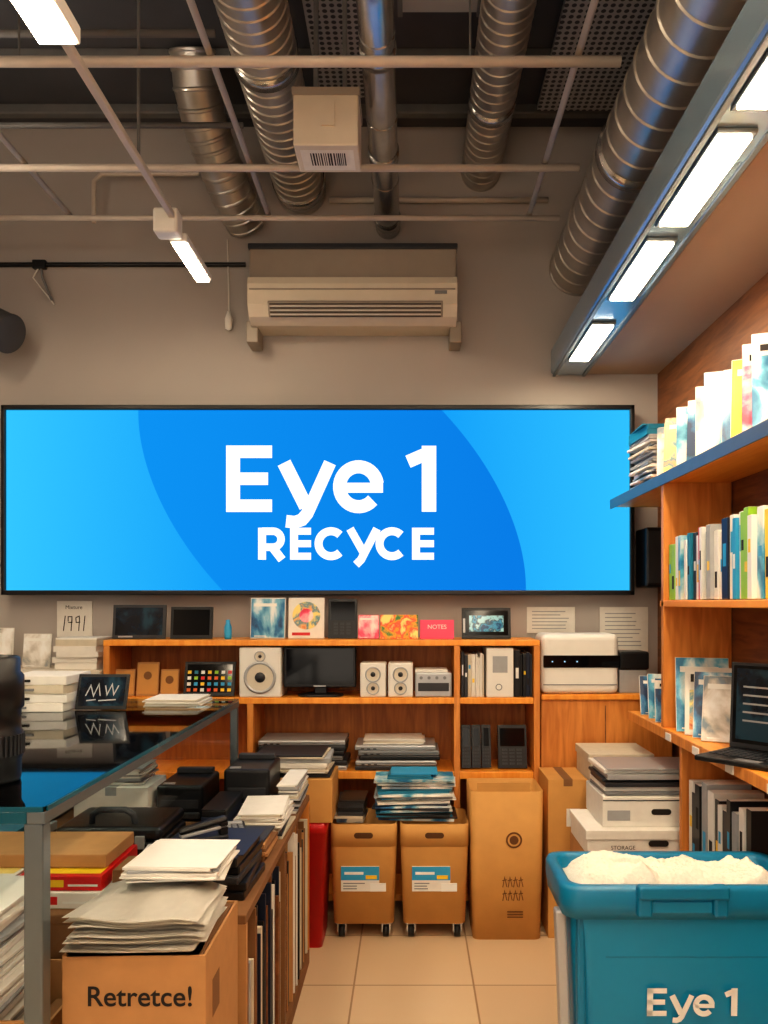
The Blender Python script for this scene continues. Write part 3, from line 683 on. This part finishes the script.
# ---------------------------------------------------------------- right shelving
xf = 1.02
o = O('side_shelf_unit')
o.box(xf-.0, 1.295, -1.0, 4.05, 1.985, 2.02, M_orange, .003); o.box(xf-.008, xf, -1.0, 4.05, 1.975, 2.022, M_alu, .002)
o.box(xf, 1.295, -1.0, 3.27, 1.485, 1.51, M_orange, .003)
o.box(xf, 1.295, -1.0, 3.72, .965, .998, M_orange, .003); o.box(xf-.008, xf, -1.0, 3.72, .960, .999, M_orangeV, .002)
o.box(xf+.02, 1.295, 2.5, 3.05, .50, .525, M_orange, .003)
o.box(xf, 1.295, 3.22, 3.25, .998, 1.985, M_orangeV, .002)
o.box(xf+.02, 1.295, 3.06, 3.09, 0, .965, M_orangeV, .002)
o.box(xf, 1.295, 1.5, 1.53, .998, 1.985, M_orangeV, .002)
o.box(xf, 1.295, -1.0, -.97, 0, 1.985, M_orangeV, .002)
for y in (2.2, 2.5, 2.8, 3.1): o.box(xf-.012, xf-.008, y, y+.06, .962, .99, M_paper)
o.done()
def ybooks(name, y0, y1, z, hr, seq, tr, xin=.012, dr=(.16, .22), lean=(-.06, .1), step=0, cov=False, hgrow=0):
    o = O(name); y = y1; i = 0
    while y > y0+.01:
        w = R(*tr); h = R(*hr)+hgrow*(y1-y); d = R(*dr); m = seq[i % len(seq)]; i += 1; a = R(*lean); x = xf+xin+R(0, .02)
        yy = y-w-abs(h*math.sin(max(a, 0)))*(.55 if not step else 0)
        o.M = Matrix.Translation((x, yy, z+.001+w*abs(math.sin(a)))) @ Matrix.Rotation(R(-.48, -.30) if cov else 0, 4, 'Z') @ Matrix.Rotation(-a, 4, 'X')
        o.box(0, d, 0, w, 0, h, m if not cov else random.choice([M_paper, m, m]), .0015)
        o.box(.003, d+.0008, w*.12, w*.88, .003, h+.0008, M_paper)
        if cov: cover(o, .002, d-.002, .002, h-.002, -.0008, m, base=random.choice([M_paper, M_paper, m]), st=random.choice((0, 0, 0, 2)))
        if w > .012 and (not cov or i % 2): k = R(.15, .6); o.box(-.0008, .001, w*.25, w*.75, h*k, h*(k+R(.1, .3)), random.choice([M_txtw, M_txtd, M_lblue, M_yel]))
        o.M = None
        y = yy-(R(*step) if step else R(0, .004))
    return o.done()
ybooks('magazine_row', 1.6, 3.40, 2.0215, (.195, .25), [A[3], A[2], A[1], A[0], A[3], A[1], A[0], M_yel, A[6], A[1], M_pink, A[0], A[5], A[1]], (.005, .014), dr=(.20, .24), lean=(.10, .28), step=(.07, .13), cov=True, hgrow=.12)
stack('magazine_stack', xf+.01, 1.28, 3.50, 3.82, 2.0215, .22, [A[3], M_paper, M_paper3, M_dark, M_paper2, M_grey], (.005, .013), .018, .10)
stack('book_pile', xf+.0, 1.26, 3.52, 3.80, 2.2425, .05, [M_tealc, M_navy], (.016, .028), .01, .1)
ybooks('book_row', 1.6, 3.20, 1.5115, (.20, .25), [M_green, M_green, M_white, A[1], M_yel, M_white, M_tealc, M_dark, M_white, M_red, M_white, M_tealc, M_paper3, M_white, M_paper, M_navy, M_paper, M_lblue, M_white], (.018, .05), lean=(0, .03), hgrow=.05)
ybooks('binder_row', 2.52, 3.04, .5265, (.26, .33), [M_white, M_dark, M_black, M_paper3, M_white, M_black], (.03, .06), xin=.03, lean=(0, .01))
def lean_mag(name, x, y, z, w, h, rz, lean, m, st=0):
    Mx = Matrix.Translation((x, y, z+.002)) @ Matrix.Rotation(rz, 4, 'Z') @ Matrix.Rotation(-lean, 4, 'X')
    o = O(name, Mx); o.box(-w/2, w/2, 0, .008, 0, h, M_paper, .001); cover(o, -w/2+.002, w/2-.002, .002, h-.002, -.001, m, st=st); return o.done()
lean_mag('magazine', 1.125, 3.56, .999, .19, .18, -.15, .35, A[0])
lean_mag('magazine', 1.125, 3.44, .999, .19, .20, -.20, .35, A[1])
lean_mag('magazine', 1.12, 3.33, .999, .19, .19, -.25, .35, A[0], 2)
lean_mag('magazine', 1.13, 3.08, .999, .20, .30, -.28, .35, A[1])
lean_mag('magazine', 1.13, 3.00, .999, .19, .27, -.35, .40, A[2], 1)
lean_mag('magazine', 1.135, 2.93, .999, .19, .26, -.40, .42, A[0])
lean_mag('magazine', 1.135, 2.86, .999, .18, .25, -.45, .42, A[3])
Mx = Matrix.Translation((1.10, 2.50, .999)) @ Matrix.Rotation(math.radians(-50), 4, 'Z')
o = O('open_laptop', Mx)
o.box(-.165, .165, -.115, .115, 0.0005, .018, M_black, .005)
for r in range(5):
    for c in range(13): o.box(-.148+c*.023, -.130+c*.023, .05-r*.026, .07-r*.026, .018, .021, M_dark, .001)
o.box(-.04, .04, -.105, -.068, .018, .0188, M_grey)
o.M = Mx @ Matrix.Translation((0, .105, .018)) @ Matrix.Rotation(-.06, 4, 'X')
o.box(-.165, .165, 0, .008, 0, .285, M_dark, .003)
o.rect(-.155, .155, .018, .275, (0, -.001, 0), RX, UZ, M_blackg); o.rect(-.143, .143, .03, .265, (0, -.0018, 0), RX, UZ, M_scrblue)
for k in range(5): o.rect(-.12, -.12+R(.06, .16), .09+k*.028, .096+k*.028, (0, -.0024, 0), RX, UZ, M_silver)
o.done()

# ---------------------------------------------------------------- teal bin
o = O('teal_recycling_tub'); bx0, bx1, by0, by1, bt = .405, 1.08, 2.12, 2.44, .745
cx_, cy_ = (bx0+bx1)/2, (by0+by1)/2; hx, hy = (bx1-bx0)/2, (by1-by0)/2
o.loft([(cx_, cy_, hx-.06, hy-.05, .03, .05), (cx_, cy_, hx-.055, hy-.045, .06, .05), (cx_, cy_, hx-.03, hy-.022, bt-.085, .05)], M_teal, True, False, 7)
o.loft([(cx_, cy_, hx-.028, hy-.02, bt-.085, .05), (cx_, cy_, hx-.005, hy-.002, bt-.085, .055), (cx_, cy_, hx, hy, bt-.05, .055), (cx_, cy_, hx, hy, bt-.012, .055), (cx_, cy_, hx-.006, hy-.006, bt, .05),
        (cx_, cy_, hx-.028, hy-.028, bt, .04), (cx_, cy_, hx-.034, hy-.034, bt-.01, .04), (cx_, cy_, hx-.06, hy-.05, bt-.2, .04)], M_tealD, True, True, 7)
hxx = .72
for xx in (hxx-.10, hxx+.10): o.box(xx-.02, xx+.02, by0-.018, by0+.01, bt-.075, bt+.01, M_tealD, .008)
o.box(hxx-.12, hxx+.12, by0-.028, by0-.008, bt-.025, bt+.012, M_tealD, .008, seg=3); o.box(hxx-.08, hxx+.08, by0-.008, by0+.001, bt-.065, bt-.035, M_teal, .003)
for xx in (bx0+.055, bx1-.055): o.box(xx-.012, xx+.012, by0+.016, by0+.05, .12, bt-.085, M_tealD, .008, rx=-.045)
o.box(bx0+.001, bx0+.03, by0+.05, by0+.09, .10, bt-.08, M_silver, .006, ry=-.04)
o.box(cx_-.22, cx_+.22, by0+.026, by0+.05, bt-.20, bt-.19, M_tealD, .003); o.box(cx_-.22, cx_+.22, by0+.028, by0+.05, bt-.235, bt-.225, M_tealD, .003)
eye1(o, (X(648, 2.13), by0+.0205+.0, .395), RX, Vector((0, -.045, 1)).normalized(), .00115*1.0, M_txtw)
for sx in (-1, 1):
    for sy in (-1, 1): o.cyl((cx_+sx*(hx-.12)-.012, cy_+sy*(hy-.1), .02), (cx_+sx*(hx-.12)+.012, cy_+sy*(hy-.1), .02), .02, M_black)
o.done()
o = O('folded_towels'); tb = bmesh.new(); nx, ny = 170, 80; vs = []
for j in range(ny+1):
    for i in range(nx+1):
        u, v = i/nx, j/ny; x = bx0+.045+u*(bx1-bx0-.09); y = by0+.045+v*(by1-by0-.09)
        e = min(1, min(u, 1-u)*9)*min(1, min(v, 1-v)*6); e = math.sin(e*math.pi/2)
        wx = x+.05*noise.noise(Vector((x*6, y*6, 3))); wy = y+.05*noise.noise(Vector((x*6, y*6, 9)))
        fold = (1-abs(math.sin(wx*15+wy*17)))**2*.018+(1-abs(math.sin(wx*9-wy*26+1)))**3*.014
        n = noise.noise(Vector((x*8, y*8, 1)))*.022+fold+noise.noise(Vector((x*55, y*55, 7)))*.005+noise.noise(Vector((x*140, y*140, 2)))*.003
        vs.append(tb.verts.new((x, y, bt-.038+e*(.040+n+.010*math.sin(u*7)))))
for j in range(ny):
    for i in range(nx):
        a = j*(nx+1)+i; tb.faces.new((vs[a], vs[a+1], vs[a+nx+2], vs[a+nx+1]))
o.add(tb, M_towel, True); o.done()

# ---------------------------------------------------------------- left glass counter
CT = 1.10; gx = -.73; y0, y1 = 1.58, 3.34
o = O('glass_display_counter')
o.box(-1.75, gx+.012, y0-.01, y1+.01, CT-.010, CT, M_glassTop)
o.box(gx-.022, gx+.014, y0-.012, y1+.012, CT-.034, CT-.0105, M_alu, .002); o.box(-1.75, gx-.022, y0-.012, y0+.018, CT-.034, CT-.0105, M_glassEdge, .002)
o.box(gx+.0121, gx+.0145, y0, y1, CT-.0105, CT-.0005, M_glassEdge); o.box(-1.75, gx+.01, y0-.0125, y0-.0101, CT-.010, CT, M_glassEdge)
o.box(-1.75, gx-.022, y1-.018, y1+.012, CT-.034, CT-.0105, M_alu, .002)
o.box(gx-.030, gx+.008, y0-.008, y0+.030, 0, CT-.034, M_alu, .004); o.box(gx-.018, gx+.012, y1-.02, y1+.01, .70, CT-.034, M_alu, .003)
o.box(-1.75, -1.72, y0, y0+.03, 0, CT-.034, M_alu); o.box(-1.75, -1.72, y1-.03, y1, 0, CT-.034, M_alu)
o.rect(y0+.034, y1-.02, .7005, CT-.034, (gx, 0, 0), (0, 1, 0), (0, 0, 1), M_glass)
o.rect(y0+.034, 2.045, .421, .7005, (gx, 0, 0), (0, 1, 0), (0, 0, 1), M_glass)
o.box(-1.75, -.42, 1.60, 2.04, 0.0, .42, M_cardD, .004)
o.box(-1.75, -.42, 2.05, y1, .675, .70, M_cardD, .003)
o.box(-1.75, -.66, 2.05, y1, 0, .675, M_cardD)
o.box(-.66, -.42, 2.05, y1, 0, .06, M_cardD)
o.box(-.66, -.42, 2.05, 2.07, .06, .675, M_card); o.box(-.66, -.42, y1-.02, y1, .06, .675, M_orangeV); o.box(-.66, -.42, 2.68, 2.70, .06, .675, M_cardD)
o.done()
def bay(name, a, b, mats, h=(.45, .60)):
    o = O(name); y = a
    while y < b-.006:
        w = min(R(.005, .018), b-y); hh = R(*h); m = random.choice(mats)
        o.box(-.64, -.422-R(0, .03), y+.0004, y+w-.0004, .0605, .06+hh, m, .001); y += w
    return o.done()
bay('magazine_row', 2.08, 2.67, [M_dark, M_paper, M_cardD, M_paper3, M_black, M_paper2, M_navy, M_brown])
bay('magazine_row', 2.71, 3.31, [M_dark, M_paper2, M_cardD, M_black, M_card, M_brown, M_paper])

o = carton('cardboard_carton', -.715, -.42, 1.645, 1.95, .421, .775, M_card, False, open_=True)
o.box(-.705, -.43, 1.655, 1.94, .70, .772, M_cardD)
o.text('Retretce!', .058, (-.555, 1.6435, .672), RX, UZ, M_txtd, .0007)
o.box(-.4195, -.419, 1.70, 1.76, .62, .70, M_cardD); o.done()
o = O('loose_paper_bundle')
zz = .7765
for k in range(16):
    tb = bmesh.new(); nx, ny = 14, 10; vs = []; ox, oy, rz_ = R(-.012, .012), R(-.012, .012), R(-.07, .07); hgt = R(.0035, .0055)
    for j in range(ny+1):
        for i in range(nx+1):
            u, v = i/nx-.5, j/ny-.5; px_, py_ = u*.27, v*.24
            xx = -.572+ox+px_*math.cos(rz_)-py_*math.sin(rz_); yy = 1.765+oy+px_*math.sin(rz_)+py_*math.cos(rz_)
            edge = max(0, abs(u)-.36)*.9*.06*(1 if k > 3 else 0)
            vs.append((xx, yy, zz+(k/16)*.008*math.sin(u*5+v*3)+.008*(k/16)-edge*k/16))
    tv = [tb.verts.new(p) for p in vs]
    for j in range(ny):
        for i in range(nx):
            a = j*(nx+1)+i; tb.faces.new((tv[a], tv[a+1], tv[a+nx+2], tv[a+nx+1]))
    bmesh.ops.solidify(tb, geom=tb.faces[:], thickness=-(hgt-.0006))
    bmesh.ops.recalc_face_normals(tb, faces=tb.faces[:])
    o.add(tb, random.choice([M_paper, M_paper, M_white]), False); zz += hgt
o.done()
stack('paper_pile', -.665, -.415, 1.79, 2.03, .868, .038, [M_paper, M_white, M_paper, M_paper3], (.003, .007), .014, .12, top=M_white)
o = carton('cardboard_carton', -1.05, -.765, 1.70, 2.0, .421, .61, M_card, False, open_=True); o.done()
stack('paper_pile', -1.03, -.885, 1.72, 1.97, .43, .40, [M_paper, M_white, M_paper3, M_paper], (.004, .014), .012, .06)
stack('paper_pile', -.872, -.78, 1.72, 1.97, .43, .10, [M_paper, M_cardD, M_card], (.006, .02), .006, .02)
z = .701
def product_box(x0, x1, ya, yb, z0, h, m, m2):
    o = O('product_box'); o.box(x0, x1, ya, yb, z0, z0+h, m, .002)
    o.rect(x0+.01, x0+(x1-x0)*.55, z0+h*.25, z0+h*.75, (0, ya-.0008, 0), RX, UZ, m2); o.rect(x0+(x1-x0)*.6, x1-.01, z0+h*.3, z0+h*.45, (0, ya-.0008, 0), RX, UZ, M_txtw)
    o.rect(x0+.01, x1-.01, ya+.02, ya+.08, (0, 0, z0+h+.0006), (1, 0, 0), (0, 1, 0), m2); o.done()
product_box(-1.36, -1.08, 2.09, 2.40, z, .042, M_red, M_paper)
product_box(-1.07, -.80, 2.09, 2.40, z, .042, M_paper, M_red)
product_box(-1.34, -1.04, 2.10, 2.40, z+.0435, .038, M_paper, A[2])
product_box(-1.03, -.81, 2.10, 2.38, z+.0435, .038, M_red, M_yel)
carton('flat_carton', -1.30, -.82, 2.16, 2.38, z+.0835, z+.120, M_card, False, tape=False).done()
carton('small_carton', -.79, -.745, 2.12, 2.24, z, z+.09, M_card, False).done()
def hardcase(x0, x1, ya, yb, z):
    o = O('hard_equipment_case')
    o.box(x0, x1, ya, yb, z, z+.05, M_black, .015, seg=3); o.box(x0+.004, x1-.004, ya+.004, yb-.004, z+.052, z+.095, M_black, .018, seg=3)
    for xx in (x0+.07, x1-.07): o.box(xx-.015, xx+.015, ya-.006, ya+.01, z+.03, z+.07, M_silver, .003)
    xm = (x0+x1)/2; o.tube([(xm-.07, ya+.06, z+.09), (xm-.065, ya+.05, z+.125), (xm-.04, ya+.05, z+.14), (xm+.04, ya+.05, z+.14), (xm+.065, ya+.05, z+.125), (xm+.07, ya+.06, z+.09)], .010, M_dark)
    o.done()
hardcase(-1.12, -.775, 2.50, 2.78, z)
stack('binder_pile', -.715, -.435, 2.14, 2.42, z, .12, [M_navy, M_black, M_dark, M_navy], (.018, .030), .012, .08, .004, top=M_navy)
def stapler(x, y, z, rz):
    o = O('desk_stapler', Matrix.Translation((x, y, z)) @ Matrix.Rotation(rz, 4, 'Z'))
    o.box(-.07, .07, -.018, .018, 0, .012, M_dark, .004); o.box(-.065, .07, -.014, .014, .024, .034, M_silver, .003, ry=-.12); o.box(-.07, .07, -.016, .016, .036, .054, M_black, .008, ry=-.16)
    o.box(.045, .07, -.014, .014, .012, .05, M_black, .004); o.done()
stapler(-.59, 2.28, z+.1215, .5)
def calculator(x, y, z, rz, w=.09, d=.14, m=M_black):
    o = O('desk_calculator', Matrix.Translation((x, y, z)) @ Matrix.Rotation(rz, 4, 'Z'))
    o.box(-w/2, w/2, -d/2, d/2, 0, .022, m, .006); o.box(-w*.4, w*.4, d*.2, d*.4, .022, .026, M_silver, .002)
    for r in range(4):
        for c in range(4): o.box(-w*.4+c*w*.21, -w*.4+c*w*.21+w*.15, -d*.42+r*d*.14, -d*.42+r*d*.14+d*.09, .022, .027, M_grey, .001)
    o.done()
stack('paper_pile', -.70, -.43, 2.46, 2.67, z, .06, [M_card, M_cardD, M_paper2, M_dark], (.006, .014), .01, .05)
calculator(-.57, 2.56, z+.061, .3)
stack('paper_pile', -.60, -.42, 2.69, 2.98, z, .085, [M_paper, M_paper2, M_dark, M_paper], (.004, .010), .012, .08, top=M_paper)
stack('binder_pile', -.712, -.62, 2.70, 2.98, z, .10, [M_black, M_dark, M_navy], (.02, .03), .004, .01, .003)
stack('paper_pile', -.51, -.415, 3.02, 3.32, z, .11, [M_paper, M_paper2, M_paper3, M_dark], (.004, .012), .008, .04)
carton('white_carton', -1.22, -.95, 2.9, 3.12, z, z+.13, M_paper, False).done()
stack('paper_pile', -1.2, -.97, 2.92, 3.12, z+.133, .06, [M_paper, M_paper3], (.004, .009), .01, .06)
def printer(name, x0, x1, ya, yb, z, h, m=M_black):
    o = O(name); o.box(x0, x1, ya, yb, z, z+h, m, .012, seg=3); o.box(x0+.01, x1-.01, ya-.012, ya+.05, z+.01, z+h*.25, M_dark, .004)
    o.box(x0+.015, x1-.015, ya-.001, ya+.01, z+h*.35, z+h*.6, M_dark, .002); o.box(x0+.015, x1-.015, yb-.06, yb-.02, z+h, z+h+.02, M_dark, .003)
    o.box(x0+.02, x0+.06, ya+.02, ya+.04, z+h, z+h+.004, M_silver); o.done()
printer('black_printer', -.93, -.76, 2.93, 3.2, z, .13)
printer('black_printer', -.705, -.53, 3.02, 3.28, z, .17)
printer('black_printer', -1.55, -1.30, 2.85, 3.15, z, .14, M_dark)
stack('book_pile', -1.6, -1.2, 2.46, 2.74, z, .09, [M_tealc, M_navy, M_dark, M_paper3], (.018, .03), .012, .05)
z = CT+.0006
def wboxes(name, x0, x1, y0, y1, z, n, h, mats):
    o = O(name)
    for i in range(n):
        a = R(-.012, .012); m = mats[i % len(mats)]
        o.box(x0+a, x1+a, y0+R(0, .01), y1, z, z+h-.0006, m, .003, rz=R(-.04, .04)); o.box(x0+a+.02, x0+a+.02+R(.05, .12), y0-.003, y0+.01, z+h*.35, z+h*.6, M_txtd if i % 2 else M_grey); z += h
    o.done()
wboxes('white_box_stack', -1.50, -1.27, 2.92, 3.16, z, 4, .033, [M_paper, M_white, M_paper2])
wboxes('white_box_stack', -1.72, -1.53, 2.75, 3.0, z, 3, .038, [M_paper2, M_paper])
o = card('standing_tablet', -1.25, -1.06, z, .135, 2.98, M_black, .35, .010)
o.rect(-.085, .085, .012, .123, (0, -.0012, 0), RX, UZ, M_scrblue)
for p in ([(-.06, .05), (-.045, .09), (-.03, .05), (-.015, .095), (-.005, .05)], [(.01, .09), (.02, .055), (.035, .095), (.045, .055), (.06, .09)], [(-.055, .032), (-.02, .036)], [(-.01, .032), (.055, .036)]): o.stroke(p, .0045, (0, -.002, 0), RX, UZ, M_silver)
o.M = Matrix.Translation((-1.155, 3.07, z+.001)) @ Matrix.Rotation(.30, 4, 'X'); o.box(-.03, .03, 0, .005, 0, .13, M_black); o.done()
stack('paper_pile', -1.04, -.80, 3.06, 3.28, z, .028, [M_paper, M_paper2], (.003, .006), .01, .08)
o = O('camera_lens')
o.lathe([(0, 0), (.062, 0), (.064, .01), (.064, .05), (.068, .055), (.068, .11), (.064, .115), (.064, .16), (.07, .165), (.07, .235), (.062, .245), (.062, .275), (.055, .28), (.05, .27), (0, .262)], M_black, (-.945, 1.80, z), seg=40)
for k in range(40):
    a = 2*math.pi*k/40; o.box(-.945+.069*math.cos(a)-.0025, -.945+.069*math.cos(a)+.0025, 1.80+.069*math.sin(a)-.0025, 1.80+.069*math.sin(a)+.0025, z+.06, z+.105, M_dark, rz=a)
o.done()

# ---------------------------------------------------------------- world, camera
w = bpy.data.worlds.new('world'); bpy.context.scene.world = w; w.use_nodes = True
bg = w.node_tree.nodes['Background']; bg.inputs[0].default_value = (1.0, .86, .71, 1); bg.inputs[1].default_value = 2.1
cam = bpy.data.cameras.new('camera'); co = bpy.data.objects.new('camera', cam); bpy.context.scene.collection.objects.link(co)
co.location = (0, 0, 1.5); co.rotation_euler = (math.pi/2, 0, 0)
cam.sensor_fit = 'VERTICAL'; cam.sensor_height = 36; cam.sensor_width = 27; cam.lens = 800/1024*36
cam.shift_y = 91/1024; cam.shift_x = -26/1024; cam.clip_start = .05
bpy.context.scene.camera = co
bpy.context.scene.view_settings.view_transform = 'Standard'
try: bpy.context.scene.view_settings.look = 'Medium High Contrast'
except Exception: bpy.context.scene.view_settings.look = 'None'
